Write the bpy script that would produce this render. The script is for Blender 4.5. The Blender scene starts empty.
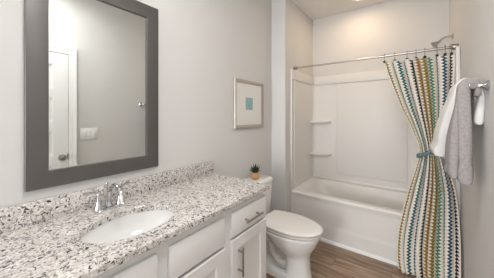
import bpy, bmesh, math, random
from mathutils import Vector, Matrix
random.seed(7)
PI = math.pi
sc = bpy.context.scene
COL = sc.collection

# ------------------------------------------------------------------ camera
cam_d = bpy.data.cameras.new('camera')
cam = bpy.data.objects.new('camera', cam_d)
COL.objects.link(cam)
cam.location = (1.3732, 0.0, 1.3781)
cam.rotation_euler = (PI / 2, 0, math.radians(36.539))
cam_d.sensor_width = 36.0
cam_d.lens = 225.2246 / 494 * 36.0
cam_d.shift_y = -(139 - 115.63) / 494
cam_d.clip_start = 0.02
sc.camera = cam

# ------------------------------------------------------------------ world, exposure
w = bpy.data.worlds.new('world')
sc.world = w
w.use_nodes = True
w.node_tree.nodes['Background'].inputs[0].default_value = (0.9, 0.95, 1, 1)
w.node_tree.nodes['Background'].inputs[1].default_value = 0.3
sc.view_settings.view_transform = 'Standard'
sc.view_settings.look = 'None'
sc.view_settings.exposure = 0.0
sc.view_settings.gamma = 1.0
sc.view_settings.use_curve_mapping = False


def area_light(name, loc, rot, size, power, color, shape='DISK', size_y=None):
    d = bpy.data.lights.new(name, 'AREA')
    d.energy = power
    d.color = color
    d.shape = shape
    d.size = size
    if size_y:
        d.size_y = size_y
    o = bpy.data.objects.new(name, d)
    o.location = loc
    o.rotation_euler = rot
    COL.objects.link(o)
    return o


# added ceiling light, added fill from behind the camera, the can over the tub
area_light('added_ceiling_fill', (1.15, 0.50, 2.69), (0, 0, 0), 0.50, 15, (0.98, 0.99, 1.0))
area_light('added_rear_fill', (0.52, -4.32, 1.45), (PI / 2, 0, 0), 0.9, 112, (0.955, 0.98, 1.0), 'RECTANGLE', 2.0)
area_light('tub_can_light', (0.84, 2.81, 2.755), (0, 0, 0), 0.14, 4.3, (1.0, 0.73, 0.47))

# ------------------------------------------------------------------ room dimensions
W = 1.6755      # right wall
YW = 2.3481     # front of the wing wall
XW = 0.1821     # tub-side face of the wing wall
YB = 3.2279     # back wall
YT = 2.4901     # tub front
ZR = 0.4842     # tub rim
ZC = 2.774      # ceiling
YF = -4.40      # wall behind the camera
ZK = 0.8958     # worktop


# ------------------------------------------------------------------ materials
def mat(name, color, rough=0.5, metal=0.0, spec=0.5, coat=0.0):
    m = bpy.data.materials.new(name)
    m.use_nodes = True
    b = m.node_tree.nodes['Principled BSDF']
    b.inputs['Base Color'].default_value = (*color, 1)
    b.inputs['Roughness'].default_value = rough
    b.inputs['Metallic'].default_value = metal
    b.inputs['Specular IOR Level'].default_value = spec
    b.inputs['Coat Weight'].default_value = coat
    return m


def nd(m, t, **kw):
    n = m.node_tree.nodes.new(t)
    for k, v in kw.items():
        if k in n.inputs.keys():
            n.inputs[k].default_value = v
        else:
            setattr(n, k, v)
    return n


def lk(m, a, b):
    m.node_tree.links.new(a, b)


def bsdf(m):
    return m.node_tree.nodes['Principled BSDF']


def bump(m, scale, strength, dist=0.002, detail=3.0):
    tc = nd(m, 'ShaderNodeTexCoord')
    n = nd(m, 'ShaderNodeTexNoise', Scale=scale, Detail=detail)
    b = nd(m, 'ShaderNodeBump', Strength=strength, Distance=dist)
    lk(m, tc.outputs['Object'], n.inputs['Vector'])
    lk(m, n.outputs['Fac'], b.inputs['Height'])
    lk(m, b.outputs['Normal'], bsdf(m).inputs['Normal'])
    return n


def tint(m, c1, c2, scale, lo=0.35, hi=0.65, detail=4.0):
    """procedural colour variation between two close tones"""
    tc = nd(m, 'ShaderNodeTexCoord')
    n = nd(m, 'ShaderNodeTexNoise', Scale=scale, Detail=detail)
    r = nd(m, 'ShaderNodeValToRGB')
    r.color_ramp.elements[0].position = lo
    r.color_ramp.elements[1].position = hi
    r.color_ramp.elements[0].color = (*c1, 1)
    r.color_ramp.elements[1].color = (*c2, 1)
    lk(m, tc.outputs['Object'], n.inputs['Vector'])
    lk(m, n.outputs['Fac'], r.inputs['Fac'])
    lk(m, r.outputs['Color'], bsdf(m).inputs['Base Color'])


M = {}
M['wall'] = mat('wall_paint', (0.70, 0.675, 0.65), 0.75, spec=0.25)
tint(M['wall'], (0.70, 0.690, 0.677), (0.715, 0.705, 0.692), 2.0)
bump(M['wall'], 260, 0.06, 0.001)
M['ceiling'] = mat('ceiling_paint', (0.86, 0.835, 0.805), 0.85, spec=0.2)
bump(M['ceiling'], 180, 0.1, 0.001)
M['trim'] = mat('trim_paint', (0.90, 0.90, 0.89), 0.4)
M['cabinet'] = mat('cabinet_paint', (0.87, 0.865, 0.855), 0.42)
bump(M['cabinet'], 90, 0.02, 0.0005)
M['dark_gap'] = mat('toe_kick_paint', (0.30, 0.29, 0.28), 0.7)
M['porcelain'] = mat('porcelain', (0.88, 0.875, 0.865), 0.12, coat=0.3)
M['seat'] = mat('seat_plastic', (0.88, 0.855, 0.825), 0.22)
M['acrylic'] = mat('tub_acrylic', (0.81, 0.79, 0.765), 0.38, spec=0.35)
M['chrome'] = mat('chrome', (0.60, 0.605, 0.62), 0.06, 1.0)
M['nickel'] = mat('brushed_nickel', (0.50, 0.475, 0.45), 0.32, 1.0)
M['pull'] = mat('satin_nickel', (0.36, 0.335, 0.31), 0.34, 1.0)
M['dark_nickel'] = mat('dark_nickel', (0.26, 0.235, 0.21), 0.35, 1.0)
M['glass_mirror'] = mat('mirror_glass', (0.80, 0.81, 0.785), 0.015, 1.0)
M['frame'] = mat('mirror_frame_pewter', (0.150, 0.140, 0.135), 0.36, 0.7)
bump(M['frame'], 120, 0.03, 0.0005)
M['pframe'] = mat('champagne_silver', (0.52, 0.475, 0.42), 0.38, 0.7)
M['mat_board'] = mat('mat_board', (0.84, 0.825, 0.80), 0.7)
M['plastic'] = mat('switch_plastic', (0.93, 0.925, 0.91), 0.35)
M['wood_pot'] = mat('turned_wood', (0.62, 0.36, 0.18), 0.5)
tint(M['wood_pot'], (0.56, 0.31, 0.15), (0.66, 0.39, 0.20), 25)
M['leaf'] = mat('succulent_leaf', (0.018, 0.040, 0.020), 0.45)
tint(M['leaf'], (0.012, 0.028, 0.016), (0.03, 0.06, 0.028), 60)
M['soil'] = mat('soil', (0.05, 0.035, 0.025), 0.95)
M['white_towel'] = mat('white_terry', (0.86, 0.85, 0.84), 0.95, spec=0.1)
bump(M['white_towel'], 420, 0.5, 0.004)
M['grey_towel'] = mat('grey_terry', (0.47, 0.445, 0.44), 0.95, spec=0.1)
tint(M['grey_towel'], (0.36, 0.335, 0.33), (0.45, 0.425, 0.42), 90)
bump(M['grey_towel'], 380, 0.6, 0.004)
M['tie'] = mat('teal_woven_band', (0.11, 0.20, 0.19), 0.9)
tint(M['tie'], (0.07, 0.15, 0.145), (0.16, 0.27, 0.25), 150)
M['black'] = mat('black_plastic', (0.02, 0.018, 0.016), 0.4)
M['lens'] = mat('lamp_lens', (1, 0.9, 0.75), 0.5)
bsdf(M['lens']).inputs['Emission Color'].default_value = (1.0, 0.84, 0.66, 1)
bsdf(M['lens']).inputs['Emission Strength'].default_value = 4.0
M['shade'] = mat('opal_glass', (1, 0.98, 0.94), 0.4)  # glowing glass of the added mirror and ceiling lamps
bsdf(M['shade']).inputs['Emission Color'].default_value = (1.0, 0.97, 0.93, 1)
bsdf(M['shade']).inputs['Emission Strength'].default_value = 6.0


def granite():
    m = mat('speckled_granite', (0.7, 0.65, 0.6), 0.16, coat=0.15)
    tc = nd(m, 'ShaderNodeTexCoord')
    warp = nd(m, 'ShaderNodeTexNoise', Scale=38.0, Detail=3.0)
    lk(m, tc.outputs['Object'], warp.inputs['Vector'])
    add = nd(m, 'ShaderNodeMixRGB', blend_type='LINEAR_LIGHT')
    add.inputs['Fac'].default_value = 0.022
    lk(m, tc.outputs['Object'], add.inputs['Color1'])
    lk(m, warp.outputs['Color'], add.inputs['Color2'])
    co = add.outputs['Color']

    def noise(scale, detail, rough=0.6):
        n = nd(m, 'ShaderNodeTexNoise', Scale=scale, Detail=detail, Roughness=rough)
        lk(m, co, n.inputs['Vector'])
        return n.outputs['Fac']

    def ramp(fac, lo, hi):
        r = nd(m, 'ShaderNodeMapRange')
        r.inputs['From Min'].default_value = lo
        r.inputs['From Max'].default_value = hi
        lk(m, fac, r.inputs['Value'])
        return r.outputs['Result']

    def mix(fac, c1, c2):
        x = nd(m, 'ShaderNodeMixRGB')
        lk(m, fac, x.inputs['Fac'])
        for i, c in ((1, c1), (2, c2)):
            if isinstance(c, tuple):
                x.inputs[i].default_value = (*c, 1)
            else:
                lk(m, c, x.inputs[i])
        return x.outputs['Color']

    def mul(a, b):
        x = nd(m, 'ShaderNodeMath', operation='MULTIPLY')
        lk(m, a, x.inputs[0])
        lk(m, b, x.inputs[1])
        return x.outputs[0]

    c = mix(ramp(noise(30, 3), 0.40, 0.60), (0.65, 0.595, 0.555), (0.77, 0.745, 0.72))
    c = mix(ramp(noise(95, 2), 0.54, 0.64), c, (0.38, 0.345, 0.325))          # grey-brown grains
    patch = ramp(noise(9, 2), 0.33, 0.56)
    g2 = ramp(noise(60, 3), 0.54, 0.60)
    c = mix(mul(g2, patch), c, (0.21, 0.205, 0.205))                          # grey clouds
    v = nd(m, 'ShaderNodeTexVoronoi', Scale=120.0)
    v.inputs['Randomness'].default_value = 1.0
    lk(m, co, v.inputs['Vector'])
    hue = nd(m, 'ShaderNodeSeparateColor')
    lk(m, v.outputs['Color'], hue.inputs[0])
    pick = ramp(hue.outputs[0], 0.745, 0.775)
    near = ramp(v.outputs['Distance'], 0.62, 0.42)
    c = mix(mul(pick, near), c, (0.035, 0.033, 0.034))                        # black flecks
    pick2 = ramp(hue.outputs[1], 0.80, 0.84)
    c = mix(mul(pick2, near), c, (0.86, 0.84, 0.81))                          # quartz grains
    lk(m, c, bsdf(m).inputs['Base Color'])
    return m


M['granite'] = granite()


def planks():
    m = mat('vinyl_wood_planks', (0.3, 0.2, 0.14), 0.38)
    tc = nd(m, 'ShaderNodeTexCoord')
    br = nd(m, 'ShaderNodeTexBrick')
    br.offset = 0.37
    br.inputs['Scale'].default_value = 1.0
    br.inputs['Brick Width'].default_value = 1.22
    br.inputs['Row Height'].default_value = 0.152
    br.inputs['Mortar Size'].default_value = 0.0012
    br.inputs['Mortar Smooth'].default_value = 0.2
    br.inputs['Bias'].default_value = 0.0
    br.inputs['Color1'].default_value = (0.0, 0.0, 0.0, 1)
    br.inputs['Color2'].default_value = (1, 1, 1, 1)
    br.inputs['Mortar'].default_value = (0.5, 0.5, 0.5, 1)
    lk(m, tc.outputs['Object'], br.inputs['Vector'])
    mp = nd(m, 'ShaderNodeMapping')
    mp.inputs['Scale'].default_value = (1.6, 17.0, 1)
    lk(m, tc.outputs['Object'], mp.inputs['Vector'])
    # shift the grain from plank to plank
    sh = nd(m, 'ShaderNodeMixRGB', blend_type='ADD')
    sh.inputs['Fac'].default_value = 1.0
    sc3 = nd(m, 'ShaderNodeMixRGB', blend_type='MULTIPLY')
    sc3.inputs['Fac'].default_value = 1.0
    sc3.inputs['Color2'].default_value = (9, 0, 5, 1)
    lk(m, br.outputs['Color'], sc3.inputs['Color1'])
    lk(m, mp.outputs['Vector'], sh.inputs['Color1'])
    lk(m, sc3.outputs['Color'], sh.inputs['Color2'])
    n = nd(m, 'ShaderNodeTexNoise', Scale=1.9, Detail=7.0, Roughness=0.62)
    n.inputs['Distortion'].default_value = 0.5
    lk(m, sh.outputs['Color'], n.inputs['Vector'])
    r = nd(m, 'ShaderNodeValToRGB')
    e = r.color_ramp.elements
    e[0].position, e[0].color = 0.30, (0.16, 0.095, 0.06, 1)
    e[1].position, e[1].color = 0.72, (0.50, 0.375, 0.27, 1)
    k = e.new(0.5)
    k.color = (0.325, 0.22, 0.15, 1)
    lk(m, n.outputs['Fac'], r.inputs['Fac'])
    tone = nd(m, 'ShaderNodeMixRGB', blend_type='MULTIPLY')
    tone.inputs['Fac'].default_value = 1.0
    tr = nd(m, 'ShaderNodeMapRange')
    tr.inputs['To Min'].default_value = 0.86
    tr.inputs['To Max'].default_value = 1.1
    lk(m, br.outputs['Color'], tr.inputs['Value'])
    lk(m, r.outputs['Color'], tone.inputs['Color1'])
    lk(m, tr.outputs['Result'], tone.inputs['Color2'])
    seam = nd(m, 'ShaderNodeMixRGB')
    seam.inputs['Color2'].default_value = (0.10, 0.06, 0.04, 1)
    lk(m, br.outputs['Fac'], seam.inputs['Fac'])
    lk(m, tone.outputs['Color'], seam.inputs['Color1'])
    lk(m, seam.outputs['Color'], bsdf(m).inputs['Base Color'])
    return m


M['planks'] = planks()


def curtain_mat():
    m = mat('zigzag_striped_cloth', (0.78, 0.74, 0.68), 0.9, spec=0.1)
    uv = nd(m, 'ShaderNodeUVMap')
    sep = nd(m, 'ShaderNodeSeparateXYZ')
    lk(m, uv.outputs['UV'], sep.inputs[0])

    def math_(op, a, b=None):
        x = nd(m, 'ShaderNodeMath', operation=op)
        for i, q in ((0, a), (1, b)):
            if q is None:
                continue
            if isinstance(q, (int, float)):
                x.inputs[i].default_value = q
            else:
                lk(m, q, x.inputs[i])
        return x.outputs[0]
    # v counted in zigzag periods, u in stripes
    tri = math_('PINGPONG', sep.outputs[1], 0.5)
    u = math_('ADD', sep.outputs[0], math_('MULTIPLY', math_('SUBTRACT', tri, 0.25), 0.66))
    fr = math_('FRACT', u)
    d = math_('ABSOLUTE', math_('SUBTRACT', fr, 0.5))
    mask = math_('LESS_THAN', d, 0.170)
    idx = math_('FRACT', math_('DIVIDE', math_('ADD', math_('FLOOR', u), 0.5), 6.0))
    r = nd(m, 'ShaderNodeValToRGB')
    cr = r.color_ramp
    cr.interpolation = 'CONSTANT'
    cols = [(0.34, 0.185, 0.035), (0.30, 0.21, 0.028), (0.07, 0.20, 0.12), (0.006, 0.12, 0.135),
            (0.012, 0.075, 0.14), (0.008, 0.010, 0.024)]
    cr.elements[0].color = (*cols[0], 1)
    cr.elements[1].position = 1 / 6
    cr.elements[1].color = (*cols[1], 1)
    for i in range(2, 6):
        el = cr.elements.new(i / 6)
        el.color = (*cols[i], 1)
    lk(m, idx, r.inputs['Fac'])
    mx = nd(m, 'ShaderNodeMixRGB')
    mx.inputs['Color1'].default_value = (0.85, 0.80, 0.72, 1)
    lk(m, mask, mx.inputs['Fac'])
    lk(m, r.outputs['Color'], mx.inputs['Color2'])
    lk(m, mx.outputs['Color'], bsdf(m).inputs['Base Color'])
    return m


M['curtain'] = curtain_mat()


def print_mat():
    m = mat('teal_print', (0.2, 0.4, 0.4), 0.6)
    tc = nd(m, 'ShaderNodeTexCoord')
    br = nd(m, 'ShaderNodeTexVoronoi', Scale=70.0)
    br.distance = 'CHEBYCHEV'
    lk(m, tc.outputs['Object'], br.inputs['Vector'])
    r = nd(m, 'ShaderNodeValToRGB')
    e = r.color_ramp.elements
    e[0].position, e[0].color = 0.15, (0.17, 0.36, 0.40, 1)
    e[1].position, e[1].color = 0.6, (0.42, 0.58, 0.57, 1)
    lk(m, br.outputs['Distance'], r.inputs['Fac'])
    lk(m, r.outputs['Color'], bsdf(m).inputs['Base Color'])
    return m


M['print'] = print_mat()


# ------------------------------------------------------------------ geometry helpers (world coordinates)
class MB:
    def __init__(self):
        self.bm = bmesh.new()

    def box(self, a, b, bev=0.0, seg=2):
        x0, y0, z0 = a
        x1, y1, z1 = b
        v = [self.bm.verts.new(p) for p in ((x0, y0, z0), (x1, y0, z0), (x1, y1, z0), (x0, y1, z0),
                                            (x0, y0, z1), (x1, y0, z1), (x1, y1, z1), (x0, y1, z1))]
        fs = [self.bm.faces.new([v[i] for i in q]) for q in
              ((0, 3, 2, 1), (4, 5, 6, 7), (0, 1, 5, 4), (1, 2, 6, 5), (2, 3, 7, 6), (3, 0, 4, 7))]
        if bev:
            es = list({e for f in fs for e in f.edges})
            bmesh.ops.bevel(self.bm, geom=es, offset=bev, segments=seg, profile=0.5, affect='EDGES')
        return self

    def loft(self, rings, cap0=True, cap1=True, closed=True):
        rv = [[self.bm.verts.new(p) for p in r] for r in rings]
        n = len(rv[0])
        for a, b in zip(rv, rv[1:]):
            for i in range(n if closed else n - 1):
                j = (i + 1) % n
                self.bm.faces.new((a[i], a[j], b[j], b[i]))
        if cap0 and closed:
            self.bm.faces.new(list(reversed(rv[0])))
        if cap1 and closed:
            self.bm.faces.new(rv[-1])
        return self

    def lathe(self, prof, loc, axis=(0, 0, 1), seg=32, cap=True):
        """prof: list of (radius, height along axis)"""
        q = Vector((0, 0, 1)).rotation_difference(Vector(axis).normalized())
        rings = []
        for r, h in prof:
            rings.append([Vector(loc) + q @ Vector((r * math.cos(2 * PI * i / seg), r * math.sin(2 * PI * i / seg), h))
                          for i in range(seg)])
        return self.loft(rings, cap, cap)

    def tube(self, pts, r, seg=12, closed=False):
        """tube along points; r number or list"""
        pts = [Vector(p) for p in pts]
        n = len(pts)
        rr = r if isinstance(r, (list, tuple)) else [r] * n
        rings = []
        prev = None
        for i, p in enumerate(pts):
            if closed:
                t = (pts[(i + 1) % n] - pts[i - 1]).normalized()
            else:
                t = (pts[min(i + 1, n - 1)] - pts[max(i - 1, 0)]).normalized()
            if prev is None:
                up = Vector((0, 0, 1)) if abs(t.z) < 0.9 else Vector((1, 0, 0))
                a = t.cross(up).normalized()
            else:
                a = (prev - t * prev.dot(t)).normalized()
            prev = a
            b = t.cross(a)
            rings.append([p + (a * math.cos(2 * PI * k / seg) + b * math.sin(2 * PI * k / seg)) * rr[i] for k in range(seg)])
        if closed:
            rings.append(rings[0])
            return self.loft(rings, False, False)
        return self.loft(rings)

    def build(self, name, m, parent=None, origin=None, angle=35, subsurf=0):
        bm = self.bm
        bmesh.ops.remove_doubles(bm, verts=bm.verts, dist=1e-6)
        bmesh.ops.recalc_face_normals(bm, faces=bm.faces)
        me = bpy.data.meshes.new(name)
        if parent is not None:
            o_ = ORG[parent.name]
        elif origin is not None:
            o_ = Vector(origin)
        else:
            xs = [v.co.x for v in bm.verts]
            ys = [v.co.y for v in bm.verts]
            zs = [v.co.z for v in bm.verts]
            o_ = Vector(((min(xs) + max(xs)) / 2, (min(ys) + max(ys)) / 2, min(zs)))
        bmesh.ops.translate(bm, verts=bm.verts, vec=-o_)
        bm.to_mesh(me)
        bm.free()
        for p in me.polygons:
            p.use_smooth = True
        me.set_sharp_from_angle(angle=math.radians(angle))
        o = bpy.data.objects.new(name, me)
        COL.objects.link(o)
        me.materials.append(m)
        ORG[o.name] = o_
        if parent is not None:
            o.parent = parent
        else:
            o.location = o_
        if subsurf:
            s = o.modifiers.new('subdivision', 'SUBSURF')
            s.levels = s.render_levels = subsurf
        return o


ORG = {}


def thing(name, label, cat, loc, group=None):
    o = bpy.data.objects.new(name, None)
    o.empty_display_size = 0.05
    COL.objects.link(o)
    o.location = loc
    ORG[o.name] = Vector(loc)
    return tag(o, label, cat, group)


def tag(o, label, cat, group=None):
    o['label'] = label
    o['category'] = cat
    if group:
        o['group'] = group
    return o


def struct(o):
    o['kind'] = 'structure'
    return o


def rbox_ring(x0, x1, y0, y1, r, z, n=6):
    """rounded rectangle at height z"""
    pts = []
    for cx, cy, a0 in ((x1 - r, y1 - r, 0), (x0 + r, y1 - r, PI / 2), (x0 + r, y0 + r, PI), (x1 - r, y0 + r, 1.5 * PI)):
        for k in range(n + 1):
            a = a0 + PI / 2 * k / n
            pts.append(Vector((cx + r * math.cos(a), cy + r * math.sin(a), z)))
    return pts


def smooth_path(ctrl, n=8):
    """Catmull-Rom through control points"""
    c = [Vector(p) for p in ctrl]
    c = [2 * c[0] - c[1]] + c + [2 * c[-1] - c[-2]]
    out = []
    for i in range(1, len(c) - 2):
        for k in range(n):
            t = k / n
            p0, p1, p2, p3 = c[i - 1], c[i], c[i + 1], c[i + 2]
            out.append(0.5 * ((2 * p1) + (-p0 + p2) * t + (2 * p0 - 5 * p1 + 4 * p2 - p3) * t * t
                              + (-p0 + 3 * p1 - 3 * p2 + p3) * t ** 3))
    out.append(c[-2])
    return out


def interp(tab, x):
    """piecewise cubic-smooth interpolation of (x, value) pairs sorted by x"""
    if x <= tab[0][0]:
        return tab[0][1]
    for i in range(len(tab) - 1):
        (a, va), (b, vb) = tab[i], tab[i + 1]
        if x <= b:
            sl = lambda j: 0 if j <= 0 or j >= len(tab) - 1 else (tab[j + 1][1] - tab[j - 1][1]) / (tab[j + 1][0] - tab[j - 1][0])
            m0 = sl(i) if i > 0 else (vb - va) / (b - a)
            m1 = sl(i + 1) if i + 1 < len(tab) - 1 else (vb - va) / (b - a)
            h = b - a
            t = (x - a) / h
            return ((2 * t ** 3 - 3 * t * t + 1) * va + (t ** 3 - 2 * t * t + t) * h * m0
                    + (-2 * t ** 3 + 3 * t * t) * vb + (t ** 3 - t * t) * h * m1)
    return tab[-1][1]


# ================================================================== ROOM SHELL
T = 0.12
struct(MB().box((-T, YF - T, -0.1), (W + T, YB + T, 0)).build('floor', M['planks'], origin=(0, 0, 0)))
struct(MB().box((-T, YF - T, ZC), (W + T, YB + T, ZC + 0.1)).build('ceiling', M['ceiling']))
struct(MB().box((-T, YF - T, 0), (0, YB + T, ZC)).build('wall_left', M['wall']))
struct(MB().box((W, YF - T, 0), (W + T, YB + T, ZC)).build('wall_right', M['wall']))
struct(MB().box((0, YB, 0), (W, YB + T, ZC)).build('wall_back', M['wall']))
struct(MB().box((0, YF - T, 0), (W, YF, ZC)).build('wall_front', M['wall']))
struct(MB().box((0, YW, 0), (XW, YB, ZC)).build('wall_alcove', M['wall']))


def baseboard(name, a, b):
    struct(MB().box(a, b, 0.004).build(name, M['trim']))


baseboard('baseboard_left', (0, 1.362, 0), (0.014, YW, 0.085))
baseboard('baseboard_alcove', (0.014, YW - 0.014, 0), (XW, YW, 0.085))
baseboard('baseboard_right', (W - 0.014, 0.905, 0), (W, YT - 0.02, 0.085))
baseboard('baseboard_front', (0, YF, 0), (W - 0.014, YF + 0.014, 0.085))
# quarter-round along the foot of the tub
m_ = MB()
ring = []
prof = [(0, 0), (-0.016, 0), (-0.0155, 0.012), (-0.012, 0.022), (-0.006, 0.028), (0, 0.03)]
m_.loft([[Vector((x, YT + dy, z)) for dy, z in prof] for x in (XW, W - 0.001)])
struct(m_.build('trim_1', M['trim']))

# window frame added on the unseen far wall to go with the fill light
m_ = MB()
for a, b in (((0.02, YF, 0.37), (0.08, YF + 0.03, 2.53)), ((0.96, YF, 0.37), (1.02, YF + 0.03, 2.53)),
             ((0.08, YF, 0.37), (0.96, YF + 0.03, 0.45)), ((0.08, YF, 2.45), (0.96, YF + 0.03, 2.53)), ((0.08, YF, 1.43), (0.96, YF + 0.02, 1.47))):
    m_.box(a, b, 0.003)
struct(m_.build('added_window_1', M['trim']))

# five-panel door in the right wall beside the camera, seen in the mirror
dy0, dy1 = 0.048, 0.806
m_ = MB()
XD = W - 0.018
panels = [(1.915 - 0.353 * k - 0.250, 1.915 - 0.353 * k) for k in range(5)]
m_.box((XD, dy0, 0.012), (W, dy0 + 0.13, 2.035))
m_.box((XD, dy1 - 0.13, 0.012), (W, dy1, 2.035))
zs = [0.012] + [z for p in reversed(panels) for z in p] + [2.035]
for k in range(0, len(zs), 2):
    m_.box((XD, dy0 + 0.13, zs[k]), (W, dy1 - 0.13, zs[k + 1]))
for z0, z1 in panels:                       # raised fields inside the sunk borders
    m_.box((W - 0.004, dy0 + 0.13, z0), (W, dy1 - 0.13, z1))
    m_.box((W - 0.013, dy0 + 0.158, z0 + 0.028), (W - 0.003, dy1 - 0.158, z1 - 0.028), 0.005)
door = struct(m_.build('door_1', M['trim'], origin=(W - 0.006, (dy0 + dy1) / 2, 0.012)))
MB().lathe([(0.030, 0), (0.030, 0.006), (0.013, 0.010), (0.011, 0.030), (0.022, 0.036), (0.029, 0.048),
            (0.027, 0.060), (0.015, 0.067), (0.001, 0.069)], (XD, 0.752, 0.935), (-1, 0, 0)).build('door_knob', M['pull'], door)
MB().box((XD - 0.002, 0.799, 0.905), (XD, 0.806, 0.965)).build('latch_plate', M['dark_nickel'], door)
m_ = MB()
# mitred moulding: one profile swept round three sides of the opening
cp = [(0.0, 0.0), (0.0, 0.017), (0.004, 0.020), (0.030, 0.023), (0.044, 0.024), (0.050, 0.029), (0.068, 0.031), (0.074, 0.027), (0.074, 0.0)]
m_.loft([[Vector((W - t, (0.427 + sg * (0.385 + o)), (2.042 + o) if zz else 0.0)) for o, t in cp]
         for sg, zz in ((1, 0), (1, 1), (-1, 1), (-1, 0))])
struct(m_.build('trim_2', M['trim']))

# ================================================================== VANITY
yv0, yv1 = -0.168, 1.3455
cab = thing('vanity_cabinet', 'long white shaker vanity cabinet with nickel bar pulls under the granite top', 'cabinet', (0.27, 0.59, 0))
m_ = MB()
zt = 0.8655
m_.box((0.003, yv0, 0.10), (0.51, yv0 + 0.018, zt)).box((0.003, yv1 - 0.018, 0.0), (0.51, yv1, zt))
m_.box((0.003, yv0, 0.10), (0.51, yv1 - 0.018, 0.118)).box((0.003, yv0, 0.10), (0.012, yv1 - 0.018, zt))
# face frame: stiles and rails
for y0, y1 in ((yv0, yv0 + 0.03), (0.135, 0.200), (0.495, 0.585), (0.90, 0.985), (yv1 - 0.03, yv1)):
    m_.box((0.51, y0, 0.10), (0.530, y1, zt))
for z0, z1 in ((0.10, 0.13), (0.645, 0.695), (0.80, zt)):
    m_.box((0.4985, yv0 + .01, z0), (0.510 if z0 < 0.7 else 0.5295, yv1 - .01, z1))
m_.build('carcass', M['cabinet'], cab)
MB().box((0.44, yv0, 0.0), (0.455, yv1 - 0.018, 0.10)).build('toe_kick', M['cabinet'], cab)


def bar_pull(parent, a, b, vertical):
    """brushed bar pull; a, b are the bar's ends on the line 35 mm off the face"""
    mb = MB()
    a, b = Vector(a), Vector(b)
    mb.tube([a, b], 0.0062, 14)
    d = (b - a).normalized()
    for p in (a + d * 0.026, b - d * 0.026):
        mb.tube([(0.549, p.y, p.z), (a.x, p.y, p.z)], 0.0052, 12)
    mb.build('handle', M['pull'], parent)


def shaker(y0, y1, z0, z1, s=0.066):
    mb = MB()
    x0, x1 = 0.5305, 0.550
    mb.loft([[Vector((x, a, b)) for a, b in ((y0 + i, z0 + i), (y1 - i, z0 + i), (y1 - i, z1 - i), (y0 + i, z1 - i))]
             for x, i in ((x0, 0), (x1 - 0.003, 0), (x1, 0.003), (x1, s), (x1 - 0.003, s + 0.003), (x1 - 0.010, s + 0.008), (x1 - 0.0105, s + 0.010))])
    return mb.build('door', M['cabinet'], cab, angle=25)


def slab(name, y0, y1, z0, z1):
    mb = MB()
    x0, x1 = 0.5305, 0.550
    e = 0.012
    mb.loft([[Vector((x, a, b)) for a, b in ((y0 + i, z0 + i), (y1 - i, z0 + i), (y1 - i, z1 - i), (y0 + i, z1 - i))]
             for x, i in ((x0, 0), (x1 - 0.005, 0), (x1 - 0.0035, 0.0025), (x1, e))])
    return mb.build(name, M['cabinet'], cab)


zd0, zd1 = 0.682, 0.823
for i, (y0, y1) in enumerate(((-0.148, 0.150), (0.971, 1.337))):
    d = slab('drawer', y0, y1, zd0, zd1)
    ym = (y0 + y1) / 2
    bar_pull(d, (0.585, ym - 0.085, 0.748), (0.585, ym + 0.085, 0.748), False)
    d = shaker(y0, y1, 0.118, 0.668)
    yh = y1 - 0.055 if i == 0 else y0 + 0.055
    bar_pull(d, (0.585, yh, 0.455), (0.585, yh, 0.618), True)
for i, (y0, y1) in enumerate(((0.180, 0.514), (0.567, 0.916))):
    slab('false_front', y0, y1, 0.670, 0.824)
    d = shaker(y0, y1, 0.118, 0.655)
    yh = y1 - 0.04 if i == 0 else y0 + 0.04
    bar_pull(d, (0.585, yh, 0.43), (0.585, yh, 0.59), True)

# ---- worktop with an oval cut-out
SX, SY, SA, SB = 0.332, 0.520, 0.203, 0.146
x0, x1, y0, y1 = 0.003, 0.566, -0.172, 1.3555
N = 128


def rect_ring(ins, z):
    out = []
    cor = [(x1 - ins, y1 - ins), (x0 + ins, y1 - ins), (x0 + ins, y0 + ins), (x1 - ins, y0 + ins)]
    angs = [2 * PI * k / N for k in range(N)]
    for a in angs:
        c, s = math.cos(a), math.sin(a)
        t = 1e9
        if c > 1e-9: t = min(t, (x1 - ins - SX) / c)
        if c < -1e-9: t = min(t, (x0 + ins - SX) / c)
        if s > 1e-9: t = min(t, (y1 - ins - SY) / s)
        if s < -1e-9: t = min(t, (y0 + ins - SY) / s)
        out.append(Vector((SX + t * c, SY + t * s, z)))
    for cx, cy in cor:
        k = min(range(N), key=lambda i: (out[i].x - cx) ** 2 + (out[i].y - cy) ** 2)
        out[k] = Vector((cx, cy, z))
    return out


def oval(a, b, z):
    # points at matching polar angles
    out = []
    for k in range(N):
        t = 2 * PI * k / N
        r = 1 / math.sqrt((math.cos(t) / b) ** 2 + (math.sin(t) / a) ** 2)
        out.append(Vector((SX + r * math.cos(t), SY + r * math.sin(t), z)))
    return out


zb = 0.8660
m_ = MB()
m_.loft([oval(SA, SB, zb), oval(SA, SB, ZK - 0.003), oval(SA + 0.003, SB + 0.003, ZK), rect_ring(0.003, ZK),
         rect_ring(0, ZK - 0.003), rect_ring(0, zb + 0.003), rect_ring(0.003, zb), oval(SA, SB, zb)], False, False)
top = tag(m_.build('countertop', M['granite'], angle=30),
          'speckled cream, grey and black granite worktop on the white vanity', 'countertop')
MB().box((0.003, y0, ZK + 0.0003), (0.022, y1, ZK + 0.1016), 0.0015).build('backsplash', M['granite'], top)

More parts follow.
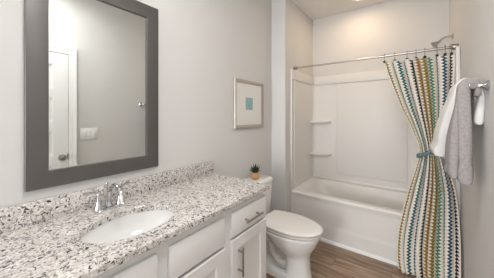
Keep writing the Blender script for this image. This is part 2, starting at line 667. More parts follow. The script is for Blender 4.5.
# ---- undermount sink
sink = thing('undermount_sink', 'white oval basin set under the cut-out of the granite worktop', 'sink', (SX, SY, 0.72))
m_ = MB()
prof = [(1.08, 0.8655), (1.0, 0.8655)]
for k in range(1, 15):
    t = k / 14
    prof.append((1.005 * math.sqrt(max(0.0, 1 - t ** 2.6)) * (1 - .0 * t) + 0.0, 0.8655 - 0.135 * t ** 0.9))
prof[-1] = (0.12, 0.7305)
inner = [oval((SA + 0.004) * s, (SB + 0.004) * s, z) for s, z in prof]
outer = [oval((SA + 0.004) * max(s, .15) + 0.008, (SB + 0.004) * max(s, .15) + 0.008, z - 0.010) for s, z in prof]
outer[0] = oval((SA + 0.004) * 1.08, (SB + 0.004) * 1.08, 0.8555)
m_.loft(inner, False, True)
m_.loft(outer, False, True)
m_.loft([inner[0], outer[0]], False, False)
m_.build('basin', M['porcelain'], sink, angle=60)
MB().lathe([(0.001, 0.0), (0.020, 0.0), (0.021, 0.003), (0.016, 0.004), (0.014, 0.002), (0.012, 0.006), (0.001, 0.008)],
           (SX, SY, 0.7306)).build('drain', M['chrome'], sink)

# ---- faucet
fx, fy = 0.095, 0.520
fau = thing('faucet', 'chrome two-handled faucet with high arched spout behind the oval sink', 'faucet', (fx, fy, ZK))
m_ = MB()
m_.loft([rbox_ring(fx - h, fx + h, fy - 0.050 - h, fy + 0.050 + h, h * 0.98, z, 8)
         for h, z in ((0.0255, ZK + 0.0004), (0.0255, ZK + 0.005), (0.0225, ZK + 0.009), (0.017, ZK + 0.011))])
m_.build('base_plate', M['chrome'], fau)
sp = smooth_path([(fx - 0.012, fy, ZK + 0.009), (fx - 0.014, fy, ZK + 0.045), (fx - 0.002, fy, ZK + 0.092), (fx + 0.046, fy, ZK + 0.126),
                  (fx + 0.106, fy, ZK + 0.116), (fx + 0.136, fy, ZK + 0.082), (fx + 0.143, fy, ZK + 0.056)], 6)
rr = [0.0135 - 0.0035 * min(1, i / 18) for i in range(len(sp))]
rr[0], rr[1], rr[2] = 0.019, 0.0165, 0.0148
m_ = MB().tube(sp, rr, 16)
m_.lathe([(0.0105, 0), (0.0118, 0.003), (0.0118, 0.012), (0.010, 0.014)], (fx + 0.1428, fy, ZK + 0.046), (0.0, 0, 1))
m_.build('spout', M['chrome'], fau)
MB().tube([(fx - 0.034, fy, ZK + 0.010), (fx - 0.034, fy, ZK + 0.115)], 0.0028, 10).lathe(
    [(0.001, 0), (0.005, 0.002), (0.0065, 0.008), (0.005, 0.014), (0.001, 0.016)], (fx - 0.034, fy, ZK + 0.112)).build('pop_up_rod', M['chrome'], fau)
for sgn in (-1, 1):
    hy = fy + sgn * 0.051
    h = MB().lathe([(0.022, 0.008), (0.0215, 0.013), (0.0165, 0.026), (0.0125, 0.046), (0.0102, 0.066), (0.0112, 0.072),
                    (0.0122, 0.080), (0.0118, 0.090), (0.0080, 0.099), (0.001, 0.102)], (fx, hy, ZK)).build('handle', M['chrome'], fau)
    lv = smooth_path([(fx, hy, ZK + 0.090), (fx + (0.004 if sgn < 0 else -0.010), hy + sgn * 0.018, ZK + 0.098), (fx + (0.008 if sgn < 0 else -0.024), hy + sgn * 0.042, ZK + 0.102),
                      (fx + (0.010 if sgn < 0 else -0.032), hy + sgn * 0.060, ZK + 0.102)], 5)
    MB().tube(lv, [0.0085 - 0.003 * math.sin(PI * min(1, i / 12)) for i in range(len(lv))], 12).build('lever', M['chrome'], h)

# ================================================================== MIRROR
mir = thing('wall_mirror', 'tall wall mirror in a wide flat pewter grey frame above the vanity', 'mirror', (0.0, 0.528, 1.046))
m_ = MB()
my0, my1, mz0, mz1, fw, fwz = 0.212, 0.8446, 1.0463, 2.0777, 0.078, 0.079


def frame_ring(x, o, oz):
    return [Vector((x, y, z)) for y, z in ((my0 + o, mz0 + oz), (my1 - o, mz0 + oz), (my1 - o, mz1 - oz), (my0 + o, mz1 - oz))]


m_.loft([frame_ring(0.002, 0, 0), frame_ring(0.0212, 0, 0), frame_ring(0.022, 0.0008, 0.0008), frame_ring(0.022, fw - 0.003, fwz - 0.003),
         frame_ring(0.020, fw, fwz), frame_ring(0.002, fw, fwz), frame_ring(0.002, 0, 0)], False, False)
m_.build('frame', M['frame'], mir)
m_ = MB()
e_ = 0.0
m_.loft([frame_ring(0.0035, fw - 0.004, fwz - 0.004), frame_ring(0.0100, fw - 0.0005, fwz - 0.0005)], True, True)
m_.build('glass', M['glass_mirror'], mir)

# ================================================================== FRAMED PICTURE
pic = thing('framed_picture', 'small framed teal print with wide white mat on the wall above the toilet', 'picture', (0, 1.885, 1.252))
py0, py1, pz0, pz1 = 1.632, 2.138, 1.252, 1.735


def pr(x, o):
    return [Vector((x, y, z)) for y, z in ((py0 + o, pz0 + o), (py1 - o, pz0 + o), (py1 - o, pz1 - o), (py0 + o, pz1 - o))]


MB().loft([pr(0.002, 0), pr(0.018, 0), pr(0.024, 0.004), pr(0.024, 0.012), pr(0.017, 0.030), pr(0.012, 0.034), pr(0.002, 0.034), pr(0.002, 0)],
          False, False).build('frame', M['pframe'], pic)
MB().loft([pr(0.004, 0.033), pr(0.009, 0.033)]).build('mat_board', M['mat_board'], pic)
MB().box((0.0088, 1.818, 1.437), (0.0102, 1.942, 1.562)).build('print', M['print'], pic)

# ================================================================== TOILET
TY = 1.80
toi = thing('toilet', 'white two-piece toilet with its lid closed between the vanity and the tub', 'toilet', (0.40, TY, 0))


def egg(xb, xf, hw, z, n=64, p=2.0, cxf=0.42, clip=None):
    """egg-shaped horizontal section from xb (back) to xf (front); widest part at a fraction of the length"""
    out = []
    cx = xb + (xf - xb) * cxf
    for k in range(n):
        a = 2 * PI * k / n
        c, s = math.cos(a), math.sin(a)
        q = 2 / p
        rx = (xf - cx) if c >= 0 else (cx - xb)
        cc = math.copysign(abs(c) ** (q if c < 0 else 1), c)
        ss = math.copysign(abs(s) ** (q if c < 0 else 1), s)
        x = cx + rx * cc
        if clip is not None:
            x = max(x, clip)
        out.append(Vector((x, TY + hw * ss, z)))
    return out


m_ = MB()
# bowl and front column in one sweep
m_.loft([egg(0.475, 0.700, 0.110, 0.0, p=3.6), egg(0.475, 0.700, 0.110, 0.02, p=3.6), egg(0.485, 0.690, 0.104, 0.05, p=3.4), egg(0.49, 0.684, 0.100, 0.12, p=3.2),
         egg(0.488, 0.682, 0.100, 0.19, p=3.0), egg(0.470, 0.686, 0.108, 0.225, p=2.8), egg(0.40, 0.705, 0.140, 0.262, p=2.4), egg(0.335, 0.732, 0.164, 0.305, p=2.3),
         egg(0.285, 0.752, 0.178, 0.350, p=2.2), egg(0.262, 0.766, 0.184, 0.380, p=2.2), egg(0.255, 0.769, 0.186, 0.393, p=2.2),
         egg(0.262, 0.760, 0.180, 0.401, p=2.2)])
# seat deck towards the tank
m_.loft([rbox_ring(0.05, 0.36, TY - h, TY + h, 0.03, z) for h, z in ((0.10, 0.27), (0.12, 0.33), (0.135, 0.385), (0.132, 0.402))])
# foot
m_.loft([rbox_ring(0.13, 0.60, TY - h, TY + h, r, z) for h, r, z in ((0.112, 0.05, 0.0), (0.110, 0.05, 0.045), (0.098, 0.045, 0.06))])
# spine behind the trapway
m_.loft([rbox_ring(0.16, 0.50, TY - h, TY + h, 0.03, z) for h, z in ((0.055, 0.05), (0.05, 0.18), (0.075, 0.30))])
# trapway relief: an arched tube on both sides
for s in (-1, 1):
    tp = smooth_path([(0.50, TY + s * 0.052, 0.12), (0.43, TY + s * 0.056, 0.125), (0.375, TY + s * 0.058, 0.18), (0.345, TY + s * 0.060, 0.26),
                      (0.285, TY + s * 0.060, 0.305), (0.225, TY + s * 0.058, 0.265), (0.205, TY + s * 0.055, 0.16), (0.20, TY + s * 0.052, 0.05)], 6)
    m_.tube(tp, 0.034, 16)
m_.build('bowl', M['porcelain'], toi, angle=50)
# seat ring, lid
def lidring(b, hw, f, z):
    return egg(0.165, f, hw, z, p=2.0, cxf=0.53, clip=b)


m_ = MB()
m_.loft([lidring(0.300, 0.150, 0.740, 0.4025), lidring(0.300, 0.150, 0.740, 0.4125), lidring(0.276, 0.186, 0.780, 0.4130), lidring(0.276, 0.187, 0.781, 0.4215),
         lidring(0.282, 0.180, 0.773, 0.4260), lidring(0.294, 0.160, 0.752, 0.4265)])
m_.build('seat', M['seat'], toi, angle=40)
m_ = MB()
m_.loft([lidring(0.300, 0.148, 0.738, 0.4268), lidring(0.300, 0.148, 0.738, 0.4358), lidring(0.264, 0.188, 0.784, 0.4362), lidring(0.262, 0.190, 0.786, 0.4380), lidring(0.262, 0.190, 0.786, 0.4470),
         lidring(0.268, 0.184, 0.779, 0.4525), lidring(0.290, 0.160, 0.750, 0.4560)])
m_.build('lid', M['seat'], toi, angle=40)
for s in (-1, 1):
    m_ = MB()
    m_.tube([(0.258, TY + s * 0.075 - 0.025, 0.428), (0.258, TY + s * 0.075 + 0.025, 0.428)], 0.013, 14)
    m_.box((0.245, TY + s * 0.075 - 0.02, 0.404), (0.272, TY + s * 0.075 + 0.02, 0.43), 0.004)
    m_.build('hinge', M['seat'], toi)
# tank
m_ = MB()
m_.loft([rbox_ring(0.022 + i, 0.205 - i + dx, TY - hw + i, TY + hw - i, 0.035, z) for i, dx, hw, z in
         ((0.012, 0, 0.195, 0.403), (0.0, 0, 0.198, 0.420), (0.0, 0.008, 0.210, 0.60), (0.0, 0.012, 0.214, 0.722))])
m_.build('tank', M['porcelain'], toi, angle=50)
m_ = MB()
m_.loft([rbox_ring(0.012 + i, 0.228 - i, TY - 0.225 + i, TY + 0.225 - i, 0.060, z, 8) for i, z in
         ((0.006, 0.7225), (0, 0.727), (0, 0.740), (0.005, 0.750), (0.018, 0.757))])
m_.build('tank_lid', M['porcelain'], toi, angle=50)
m_ = MB().lathe([(0.016, 0), (0.016, 0.006), (0.008, 0.008), (0.007, 0.02)], (0.213, TY - 0.15, 0.665), (1, 0, 0))
m_.tube([(0.230, TY - 0.15, 0.665), (0.234, TY - 0.11, 0.660), (0.234, TY - 0.07, 0.655)], [0.007, 0.006, 0.008], 10)
m_.build('flush_lever', M['chrome'], toi)
for s in (-1, 1):
    MB().lathe([(0.013, 0), (0.013, 0.008), (0.009, 0.016), (0.001, 0.018)], (0.33, TY + s * 0.098, 0.0545), seg=16).build('bolt_cap', M['porcelain'], toi)

# ================================================================== LITTLE PLANT ON THE TANK
px_, py_, pz_ = 0.122, 1.822, 0.7572
pl = thing('potted_succulent', 'spiky dark green succulent in a round wooden pot on the toilet tank', 'plant', (px_, py_, pz_))
MB().lathe([(0.001, 0), (0.022, 0), (0.032, 0.005), (0.0415, 0.018), (0.0450, 0.034), (0.0425, 0.050), (0.034, 0.063), (0.028, 0.067),
            (0.024, 0.066), (0.024, 0.060), (0.001, 0.060)], (px_, py_, pz_)).build('pot', M['wood_pot'], pl)
MB().lathe([(0.001, 0), (0.0235, 0), (0.020, 0.003), (0.001, 0.005)], (px_, py_, pz_ + 0.0605)).build('soil', M['soil'], pl)
m_ = MB()
for ringi, (cnt, tilt, ln) in enumerate(((9, 72, 0.066), (9, 48, 0.078), (7, 22, 0.086), (1, 2, 0.084))):
    for k in range(cnt):
        az = 2 * PI * (k + 0.5 * (ringi % 2)) / cnt + random.uniform(-.15, .15)
        tl = math.radians(tilt + random.uniform(-7, 7))
        d = Vector((math.cos(az) * math.sin(tl), math.sin(az) * math.sin(tl), math.cos(tl)))
        side = Vector((-math.sin(az), math.cos(az), 0))
        nrm = d.cross(side)
        L = ln * random.uniform(0.9, 1.1)
        base = Vector((px_, py_, pz_ + 0.062))
        rings = []
        for t, wd in ((0, 0.007), (0.25, 0.0105), (0.55, 0.0085), (0.85, 0.0038), (1.0, 0.0005)):
            c = base + d * (L * t) + Vector((0, 0, 0.012 * t * t * math.sin(tl)))
            rings.append([c + side * wd * math.cos(a) + nrm * wd * 0.45 * math.sin(a) for a in (0, PI / 3, 2 * PI / 3, PI, 4 * PI / 3, 5 * PI / 3)])
        m_.loft(rings)
m_.build('leaves', M['leaf'], pl)

# ================================================================== BATHTUB
tub = thing('bathtub', 'long white alcove bathtub with a plain apron at the back of the room', 'bathtub', (0.93, 2.86, 0))
xa, xb_ = XW + 0.001, W - 0.001
m_ = MB()
yb_ = YB - 0.001
# apron profile (y, z) swept along x
ap = [(YT + 0.03, 0.0), (YT + 0.0005, 0.0), (YT + 0.0005, 0.145), (YT + 0.0015, 0.160), (YT + 0.005, 0.178), (YT + 0.0065, 0.20), (YT + 0.008, 0.40), (YT + 0.007, 0.436),
      (YT + 0.001, 0.450), (YT - 0.001, 0.462), (YT + 0.001, 0.474), (YT + 0.007, 0.481), (YT + 0.016, ZR), (YT + 0.03, ZR)]
m_.loft([[Vector((x, y, z)) for y, z in ap] for x in (xa, xb_)])
# rim and basin: outer rectangle to rounded opening, down to the floor of the tub
nseg = 8


def tub_ring(x0, x1, y0, y1, r, z):
    return rbox_ring(x0, x1, y0, y1, r, z, nseg)


m_.loft([tub_ring(xa, xb_, YT + 0.03, yb_, 0.001, ZR - 0.05), tub_ring(xa, xb_, YT + 0.03, yb_, 0.001, ZR), tub_ring(xa + 0.085, xb_ - 0.075, YT + 0.085, yb_ - 0.065, 0.10, ZR),
         tub_ring(xa + 0.094, xb_ - 0.084, YT + 0.094, yb_ - 0.074, 0.10, ZR - 0.004), tub_ring(xa + 0.102, xb_ - 0.090, YT + 0.101, yb_ - 0.080, 0.10, ZR - 0.016),
         tub_ring(xa + 0.15, xb_ - 0.10, YT + 0.115, yb_ - 0.095, 0.12, ZR - 0.13), tub_ring(xa + 0.22, xb_ - 0.115, YT + 0.13, yb_ - 0.11, 0.13, ZR - 0.26),
         tub_ring(xa + 0.27, xb_ - 0.13, YT + 0.145, yb_ - 0.125, 0.13, ZR - 0.33), tub_ring(xa + 0.33, xb_ - 0.17, YT + 0.18, yb_ - 0.16, 0.12, ZR - 0.365)], False, True)
m_.build('shell', M['acrylic'], tub, angle=40)
MB().lathe([(0.036, 0), (0.036, 0.004), (0.028, 0.008), (0.001, 0.009)], (xb_ - 0.1045, 2.86, 0.36), (-1, 0, 0.10)).build('overflow_plate', M['chrome'], tub)
MB().lathe([(0.001, 0), (0.030, 0), (0.030, 0.003), (0.022, 0.005), (0.001, 0.006)], (1.38, 2.86, ZR - 0.3648)).build('drain', M['chrome'], tub)

# ================================================================== SURROUND
ZS, ZL = 1.937, 1.822
sur = thing('shower_surround', 'white moulded tub surround with corner shelves lining the alcove walls', 'shower surround', (0.93, 3.2, ZR))
z0 = ZR + 0.0006
m_ = MB()
g = 0.0015
yf = YT - 0.012
m_.box((XW + g, yf, z0), (XW + 0.010, YB - g, ZL))
m_.box((XW + g, yf, ZL - 0.004), (XW + 0.024, YB - g, ZS), 0.005)                # top band
m_.box((XW + g + 0.0005, yf - 0.003, z0), (XW + 0.021, yf + 0.022, ZS + 0.002), 0.005)                    # front flange
m_.box((XW + g, yf + 0.070, z0), (XW + 0.024, yf + 0.105, ZL), 0.010, 3)         # rib
m_.build('side_panel', M['acrylic'], sur)
m_ = MB()
m_.box((W - 0.010, yf, z0), (W - g, YB - g, ZL)).box((W - 0.024, yf, ZL - 0.004), (W - g, YB - g, ZS), 0.005)
m_.box((W - 0.028, yf - 0.004, z0), (W - g - 0.0005, yf + 0.025, ZS + 0.002), 0.005).box((W - 0.024, yf + 0.070, z0), (W - g, yf + 0.105, ZL), 0.010, 3)
m_.build('side_panel', M['acrylic'], sur)
m_ = MB()
xl_, xr_ = XW + 0.012, W - 0.012
m_.box((xl_, YB - 0.010, z0), (xr_, YB - g, ZL))
m_.box((xl_, YB - 0.026, ZL - 0.004), (xr_, YB - g, ZS), 0.005)
m_.box((0.525, YB - 0.021, 0.588), (1.315, YB - 0.009, ZL - 0.012), 0.008, 3)     # raised centre field
m_.box((0.503, YB - 0.014, z0), (0.528, YB - 0.009, ZL), 0.002).box((1.312, YB - 0.014, z0), (1.337, YB - 0.009, ZL), 0.002)
m_.box((xl_, YB - 0.030, z0), (xr_, YB - 0.009, z0 + 0.045), 0.012, 3)            # coved foot
m_.build('back_panel', M['acrylic'], sur)
# coved corner columns
for sx, xc in ((1, XW + 0.009), (-1, W - 0.009)):
    m_ = MB()
    pts = [(0, 0), (0.055, 0)] + [(0.055 - 0.055 * math.sin(a * PI / 16), 0.055 - 0.055 * math.cos(a * PI / 16)) for a in range(1, 8)] + [(0, 0.055)]
    m_.loft([[Vector((xc + sx * a, YB - 0.009 - b, z)) for a, b in pts] for z in (z0, ZL)])
    m_.build('corner_cove', M['acrylic'], sur)
for sx, xc in ((1, XW + 0.009), (-1, W - 0.009)):
    for zz in (0.852, 1.300):
        m_ = MB()
        rings = []
        for sc_, z in ((0.70, zz - 0.036), (0.86, zz - 0.030), (0.97, zz - 0.020), (1.0, zz - 0.011), (1.0, zz - 0.004), (0.98, zz)):
            L_, D_ = 0.262 * sc_, 0.110 * sc_
            r_ = [Vector((xc, YB - 0.009, z)), Vector((xc + sx * L_, YB - 0.009, z))]
            for k in range(1, 14):
                a = PI / 2 * k / 14
                r_.append(Vector((xc + sx * L_ * math.cos(a) ** 0.6, YB - 0.009 - D_ * math.sin(a) ** 0.7, z)))
            r_.append(Vector((xc, YB - 0.009 - D_, z)))
            rings.append(r_)
        m_.loft(rings)
        m_.build('shelf', M['acrylic'], sur, angle=45)

# ================================================================== SHOWER HEAD
YH = 2.90
shw = thing('wall_shower', 'nickel shower head on a bent arm high on the right wall over the tub', 'shower', (W, YH, 2.137))
MB().lathe([(0.030, 0.0005), (0.030, 0.004), (0.022, 0.010), (0.011, 0.013)], (W, YH, 2.137), (-1, 0, 0)).build('wall_flange', M['nickel'], shw)
ar = smooth_path([(W - 0.004, YH, 2.137), (W - 0.040, YH, 2.143), (W - 0.070, YH, 2.134), (W - 0.095, YH, 2.112), (W - 0.106, YH, 2.100)], 6)
MB().tube(ar, 0.0095, 12).build('arm', M['nickel'], shw)
MB().lathe([(0.011, -0.012), (0.0135, 0.0), (0.0135, 0.012), (0.017, 0.020), (0.027, 0.034), (0.033, 0.044), (0.033, 0.052), (0.028, 0.054), (0.001, 0.050)],
           (W - 0.104, YH, 2.103), (-0.80, -0.12, -0.55)).build('shower_head', M['nickel'], shw)

# ================================================================== CURTAIN ROD, HOOKS, CURTAIN, TIE
YR, ZROD = 2.583, 1.962
rod = thing('curtain_rod', 'straight nickel shower curtain rod spanning the alcove above the tub', 'curtain rod', (0.93, YR, ZROD))
MB().tube([(XW + 0.006, YR, ZROD), (1.10, YR, ZROD)], 0.0098, 16).tube([(1.10, YR, ZROD), (W - 0.006, YR, ZROD)], 0.0120, 16).build('bar', M['nickel'], rod)
for name_x, d, q in ((XW + 0.0008, 1, 1.0), (W - 0.0008, -1, 1.25)):
    MB().lathe([(0.019 * q, 0.0), (0.020 * q, 0.004), (0.020 * q, 0.026 * q), (0.0175 * q, 0.034 * q), (0.0135, 0.040 * q), (0.0135, 0.05 * q)], (name_x, YR, ZROD), (d, 0, 0), 24).build(
        'end_cap', M['dark_nickel'] if d > 0 else M['pull'], rod)

hook_x = [1.140, 1.226, 1.322, 1.389, 1.452, 1.536, 1.590, 1.630]
words = ['first', 'second', 'third', 'fourth', 'fifth', 'sixth', 'seventh', 'eighth']
m_ = MB()
X0 = hook_x[0]
lp = []
for k in range(0, 21):
    a = math.radians(-70 + 300 * k / 20)
    lp.append((X0, YR - 0.0195 * math.cos(a), ZROD + 0.007 + 0.0195 * math.sin(a)))
lp = [(X0, YR - 0.002, ZROD - 0.052), (X0, YR - 0.010, ZROD - 0.036)] + lp
m_.tube(lp, 0.0022, 8)
hook0 = m_.build('curtain_hook', M['dark_nickel'], origin=(X0, YR, ZROD))
MB().lathe([(0.001, -0.009), (0.009, -0.007), (0.0125, 0.0), (0.009, 0.007), (0.001, 0.009)], (X0, YR - 0.008, ZROD - 0.056), (0.25, -1, 0.1), 16).build('button', M['black'], hook0)
for i, hx in enumerate(hook_x):
    if i == 0:
        h = hook0
    else:
        h = hook0.copy()
        COL.objects.link(h)
        for c_ in hook0.children:
            c2 = c_.copy()
            c2.parent = h
            COL.objects.link(c2)
    h.location = (hx, YR, ZROD)
    end = ', farthest from the right wall' if i == 0 else (', nearest the right wall' if i == 7 else '')
    tag(h, f'{words[i]} curtain hook from the left on the nickel rod{end}', 'curtain hook', 'hooks on the shower curtain rod')

ztop, zbot = 1.905, 0.012
XL = [(0.0, 1.262), (0.13, 1.247), (0.36, 1.259), (0.72, 1.331), (0.95, 1.392), (1.08, 1.414), (1.249, 1.362), (1.477, 1.269), (1.772, 1.171), (1.905, 1.135)]
XR = [(0.0, 1.656), (0.43, 1.656), (0.75, 1.640), (0.92, 1.605), (1.08, 1.568), (1.25, 1.590), (1.50, 1.630), (1.77, 1.650), (1.905, 1.650)]
YC = [(0.0, 2.395), (0.35, 2.405), (0.72, 2.425), (1.08, 2.455), (1.40, 2.51), (1.70, 2.565), (1.905, 2.578)]
YSK = [(0.0, -0.055), (0.8, -0.03), (1.1, 0.0), (1.905, 0.0)]
AM = [(0.0, 0.030), (0.5, 0.032), (0.95, 0.024), (1.08, 0.020), (1.25, 0.022), (1.6, 0.026), (1.85, 0.022), (1.905, 0.016)]
NU, NV = 288, 110
bm = bmesh.new()
uvl = bm.loops.layers.uv.new('UVMap')
grid = []
for j in range(NV + 1):
    z = ztop + (zbot - ztop) * j / NV
    xl, xr, yc, a, sk = interp(XL, z), interp(XR, z), interp(YC, z), interp(AM, z), interp(YSK, z)
    low = max(0.0, min(1.0, (1.0 - z) / 0.9))
    row = []
    for i in range(NU + 1):
        s = i / NU
        ph = 2 * PI * (8.0 * s + 0.25 * math.sin(2 * PI * s * 1.7 + 0.6))
        fold = math.sin(ph) * (1 - 0.35 * low) + 0.5 * low * math.sin(2 * PI * 4.6 * s + 1.1 + 0.35 * z)
        edge = min(1.0, s * 14, (1 - s) * 14)
        wx = (xr - xl)
        x = xl + wx * (s + 0.018 * math.sin(ph * 1.0 + 1.2) * edge + 0.012 * low * math.sin(2 * PI * 3.1 * s + 2 * z))
        y = yc + sk * s + a * fold * (0.5 + 0.5 * edge)
        zz = z
        if j == 0:
            near = min(abs(x - hx) for hx in hook_x)
            zz = z - min(0.018, near * 0.4)
        elif j == 1:
            zz = z - 0.008 * 0
        row.append((bm.verts.new((x, y, zz)), s, z))
    grid.append(row)
for j in range(NV):
    for i in range(NU):
        q = (grid[j][i], grid[j + 1][i], grid[j + 1][i + 1], grid[j][i + 1])
        f = bm.faces.new([v[0] for v in q])
        for lp_, v in zip(f.loops, q):
            lp_[uvl].uv = (v[1] * 11.0 + 1.0, v[2] / 0.0275)
me = bpy.data.meshes.new('shower_curtain')
o_ = Vector((1.45, 2.46, 0.012))
bmesh.ops.translate(bm, verts=bm.verts, vec=-o_)
bm.to_mesh(me)
bm.free()
for p in me.polygons:
    p.use_smooth = True
cur = bpy.data.objects.new('shower_curtain', me)
COL.objects.link(cur)
cur.location = o_
me.materials.append(M['curtain'])
sd = cur.modifiers.new('thickness', 'SOLIDIFY')
sd.thickness = 0.002
tag(cur, 'cream shower curtain with teal, navy and mustard zigzag stripes, gathered at the waist', 'shower curtain')

# tie band round the waist and on to its hook on the wall
tie = thing('curtain_tieback', 'teal woven tie band holding the striped shower curtain to the right wall', 'tieback', (1.49, 2.455, 1.08))
pts = []
cxx, cyy, rx, ry = 1.490, 2.452, 0.094, 0.058
for k in range(36):
    a = 2 * PI * k / 36
    x = cxx + rx * math.cos(a)
    pts.append((x, cyy + ry * math.sin(a), 1.080 + 0.55 * (x - cxx)))
m_ = MB()
rings = []
for k in range(37):
    p = Vector(pts[k % 36])
    nrm = Vector((math.cos(2 * PI * k / 36) / rx, math.sin(2 * PI * k / 36) / ry, 0)).normalized()
    up = Vector((0, 0, 1))
    rings.append([p + nrm * 0.007 * math.cos(b) + up * 0.017 * math.sin(b) for b in [2 * PI * q / 12 for q in range(12)]])
m_.loft(rings, False, False)
m_.tube(smooth_path([(cxx + rx - 0.004, cyy, 1.130), (1.625, 2.446, 1.145), (W - 0.022, 2.435, 1.165)], 5), 0.008, 10)
m_.build('band', M['tie'], tie)
MB().lathe([(0.018, 0.0005), (0.018, 0.004), (0.006, 0.007), (0.006, 0.026), (0.011, 0.029), (0.011, 0.034), (0.001, 0.036)], (W, 2.435, 1.165), (-1, 0, 0), 20).build('wall_hook', M['nickel'], tie)

# ================================================================== TOWEL BAR AND TOWELS
XBAR, ZBAR = 1.618, 1.530
tb = thing('towel_bar', 'chrome towel bar on the right wall holding the white and grey towels', 'towel bar', (W, 1.90, ZBAR))
for yy in (1.625, 2.16):
    MB().lathe([(0.027, 0.0005), (0.027, 0.005), (0.021, 0.012), (0.014, 0.024), (0.0105, 0.040), (0.0105, 0.052), (0.0130, 0.058), (0.0130, 0.068), (0.009, 0.073), (0.001, 0.075)],
               (W, yy, ZBAR), (-1, 0, 0), 28).build('post', M['chrome'], tb)
MB().tube([(XBAR, 1.625, ZBAR), (XBAR, 2.16, ZBAR)], 0.0075, 14).build('bar', M['chrome'], tb)


def towel_section(path, thick, n=7):
    """closed outline (x, z) of a folded cloth of varying thickness along a path"""
    c = smooth_path([(p[0], 0, p[1]) for p in path], n)
    L = len(c) - 1
    left, right = [], []
    for i, p in enumerate(c):
        t = (c[min(i + 1, L)] - c[max(i - 1, 0)]).normalized()
        nn = Vector((-t.z, 0, t.x))
        h = interp(thick, i / L) / 2
        left.append((p, nn * h))
        right.append((p, -nn * h))
    out = [(p, d) for p, d in left] + [(p, d) for p, d in reversed(right)]
    return out


def towel(stations, path_fn, thick_fn, fan=lambda y, z: y):
    """stations: list of (y, inset 0..1)"""
    rings = []
    for y, ins in stations:
        sec = towel_section(path_fn(y), thick_fn(y))
        rings.append([Vector((p.x + d.x * ins, fan(y, p.z), p.z + d.z * ins)) for p, d in sec])
    return rings


# white towel: thick folded front drop at the far end of the bar, back drop along the wall
def wpath(y):
    k = (y - 1.80) / 0.30
    wob = 0.006 * math.sin(y * 60)
    return [(1.510 - 0.02 * k + wob, 1.118 + 0.012 * k), (1.524 - 0.018 * k + wob, 1.20), (1.545 - 0.010 * k, 1.35), (1.574, 1.48), (1.588, 1.548), (1.613, 1.575), (1.640, 1.552), (1.652, 1.49), (1.656, 1.42), (1.657, 1.338)]


WT = [(0, 0.050), (0.03, 0.066), (0.085, 0.064), (0.095, 0.054), (0.125, 0.054), (0.135, 0.064), (0.25, 0.058), (0.45, 0.044), (0.56, 0.040), (0.62, 0.036), (0.75, 0.022), (1.0, 0.018)]
m_ = MB()
m_.loft(towel([(1.868, 0.45), (1.871, 0.75), (1.878, 0.95), (1.90, 1.05), (1.94, 1.0), (1.965, 0.86), (1.99, 1.0), (2.03, 1.05), (2.06, 0.95), (2.068, 0.7), (2.071, 0.4)], wpath, lambda y: WT,
              lambda y, z: 2.071 - (2.071 - y) * (1.0 + 0.55 * max(0.0, min(1.0, (z - 1.16) / 0.32)))))


def bpath(y):
    wob = 0.0012 * math.sin(y * 70)
    return [(1.663, 1.520), (1.6645, 1.485), (1.661 + wob, 1.43), (1.656 + wob, 1.38), (1.654, 1.330)]


m_.loft(towel([(1.704, 0.3), (1.706, 0.7), (1.712, 1.0), (1.74, 1.1), (1.79, 0.95), (1.83, 1.1), (1.872, 1.0)], bpath, lambda y: [(0, 0.010), (0.18, 0.016), (0.36, 0.026), (0.85, 0.034), (0.96, 0.031), (1, 0.018)]))
tag(m_.build('bath_towel', M['white_towel'], angle=70), 'white terry towel folded over the chrome bar behind the grey towel', 'towel')


def gpath(y):
    k = (y - 1.66) / 0.20
    wob = 0.003 * math.sin(y * 90)
    f = -0.016 * max(0.0, k)
    f *= 0.6
    return [(1.600 + f, 1.008 + 0.008 * k), (1.600 + f + wob, 1.10), (1.598 + f + wob, 1.25), (1.594 + f * .7, 1.40), (1.592, 1.50), (1.596, 1.545), (1.617, 1.566), (1.635, 1.558), (1.645, 1.534), (1.646, 1.505), (1.643, 1.482)]


GT = [(0, 0.046), (0.02, 0.060), (0.100, 0.058), (0.110, 0.051), (0.130, 0.051), (0.140, 0.057), (0.4, 0.052), (0.6, 0.040), (0.78, 0.028), (0.86, 0.024), (0.95, 0.026), (1.0, 0.020)]
m_ = MB()
m_.loft(towel([(1.658, 0.35), (1.661, 0.7), (1.668, 0.92), (1.69, 1.04), (1.72, 1.02), (1.741, 0.84), (1.748, 0.62), (1.755, 0.84), (1.78, 1.02), (1.83, 1.04), (1.855, 0.9), (1.862, 0.65), (1.864, 0.35)],
              gpath, lambda y: GT,
              lambda y, z: 1.676 + (y - 1.658) * (1.0 - 0.62 * max(0.0, min(1.0, (z - 1.06) / 0.40)) ** 0.8)))
OT = [(0, 0.026), (0.03, 0.040), (0.13, 0.040), (0.14, 0.034), (0.165, 0.034), (0.175, 0.040), (0.5, 0.038), (0.8, 0.026), (1.0, 0.012)]
m_.loft(towel([(1.716, 0.35), (1.719, 0.7), (1.726, 0.95), (1.75, 1.05), (1.80, 1.0), (1.845, 1.0), (1.858, 0.7), (1.862, 0.35)],
              lambda y: [(1.553 - 0.10 * (y - 1.72), 1.034 + 0.003 * math.sin(y * 50)), (1.555 - 0.10 * (y - 1.72), 1.12), (1.560 - 0.08 * (y - 1.72), 1.26), (1.572, 1.40), (1.586, 1.50), (1.600, 1.548)],
              lambda y: OT, lambda y, z: 1.690 + (y - 1.716) * (1.0 - 0.55 * max(0.0, min(1.0, (z - 1.06) / 0.40)))))
tag(m_.build('hand_towel', M['grey_towel'], angle=70), 'grey terry towel folded over the near end of the chrome bar', 'towel')

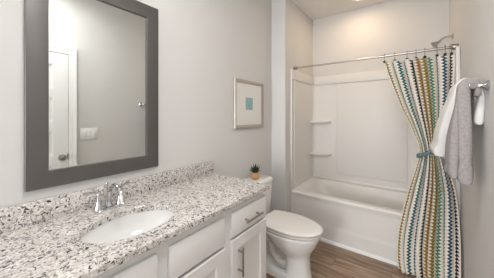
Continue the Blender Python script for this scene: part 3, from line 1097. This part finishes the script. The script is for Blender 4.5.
# ================================================================== SWITCH PLATE, LAMPS
sw = thing('light_switch', 'white triple switch plate on the wall beside the door, seen in the mirror', 'switch', (W, 1.008, 1.17))
MB().box((W - 0.007, 0.921, 1.106), (W - 0.0005, 1.095, 1.236), 0.003).build('plate', M['plastic'], sw)
for k in range(3):
    yc_ = 0.9625 + 0.0455 * k
    MB().box((W - 0.011, yc_ - 0.0165, 1.138), (W - 0.006, yc_ + 0.0165, 1.204), 0.002).build('rocker', M['plastic'], sw)

can = thing('recessed_light', 'round recessed ceiling light over the bathtub', 'ceiling light', (0.87, 2.90, ZC))
MB().lathe([(0.105, 0), (0.105, -0.006), (0.080, -0.009), (0.078, -0.001)], (0.87, 2.90, ZC - 0.0005), seg=40, cap=False).build('trim_ring', M['trim'], can)
MB().lathe([(0.001, -0.002), (0.079, -0.002), (0.079, -0.0005), (0.001, -0.0005)], (0.87, 2.90, ZC), seg=40).build('lens', M['lens'], can)

van = thing('added_vanity_light', 'added nickel bar lamp with three opal shades, out of view above the mirror', 'wall lamp', (0, 0.528, 2.36))  # unseen lamp, added to light the room and right wall
MB().box((0.0005, 0.25, 2.33), (0.022, 0.806, 2.41), 0.006).build('back_plate', M['nickel'], van)
for k in range(3):
    yy = 0.328 + 0.20 * k
    MB().tube([(0.02, yy, 2.37), (0.085, yy, 2.37), (0.105, yy, 2.385)], 0.009, 12).build('arm', M['nickel'], van)
    MB().lathe([(0.018, 0), (0.040, 0.02), (0.052, 0.06), (0.060, 0.12), (0.056, 0.12), (0.048, 0.06), (0.030, 0.02), (0.001, 0.008)], (0.108, yy, 2.385), seg=28).build('shade', M['shade'], van)
flu = thing('added_flush_light', 'added round opal flush lamp, out of view on the ceiling in front of the vanity', 'ceiling light', (1.15, 0.50, ZC))  # unseen fixture added to go with the ceiling fill
MB().lathe([(0.26, -0.0005), (0.26, -0.03), (0.24, -0.034), (0.24, -0.002)], (1.15, 0.50, ZC), seg=48, cap=False).build('rim', M['nickel'], flu)
MB().lathe([(0.001, -0.075), (0.12, -0.068), (0.20, -0.050), (0.238, -0.030), (0.238, -0.006), (0.001, -0.006)], (1.15, 0.50, ZC), seg=48).build('diffuser', M['shade'], flu)
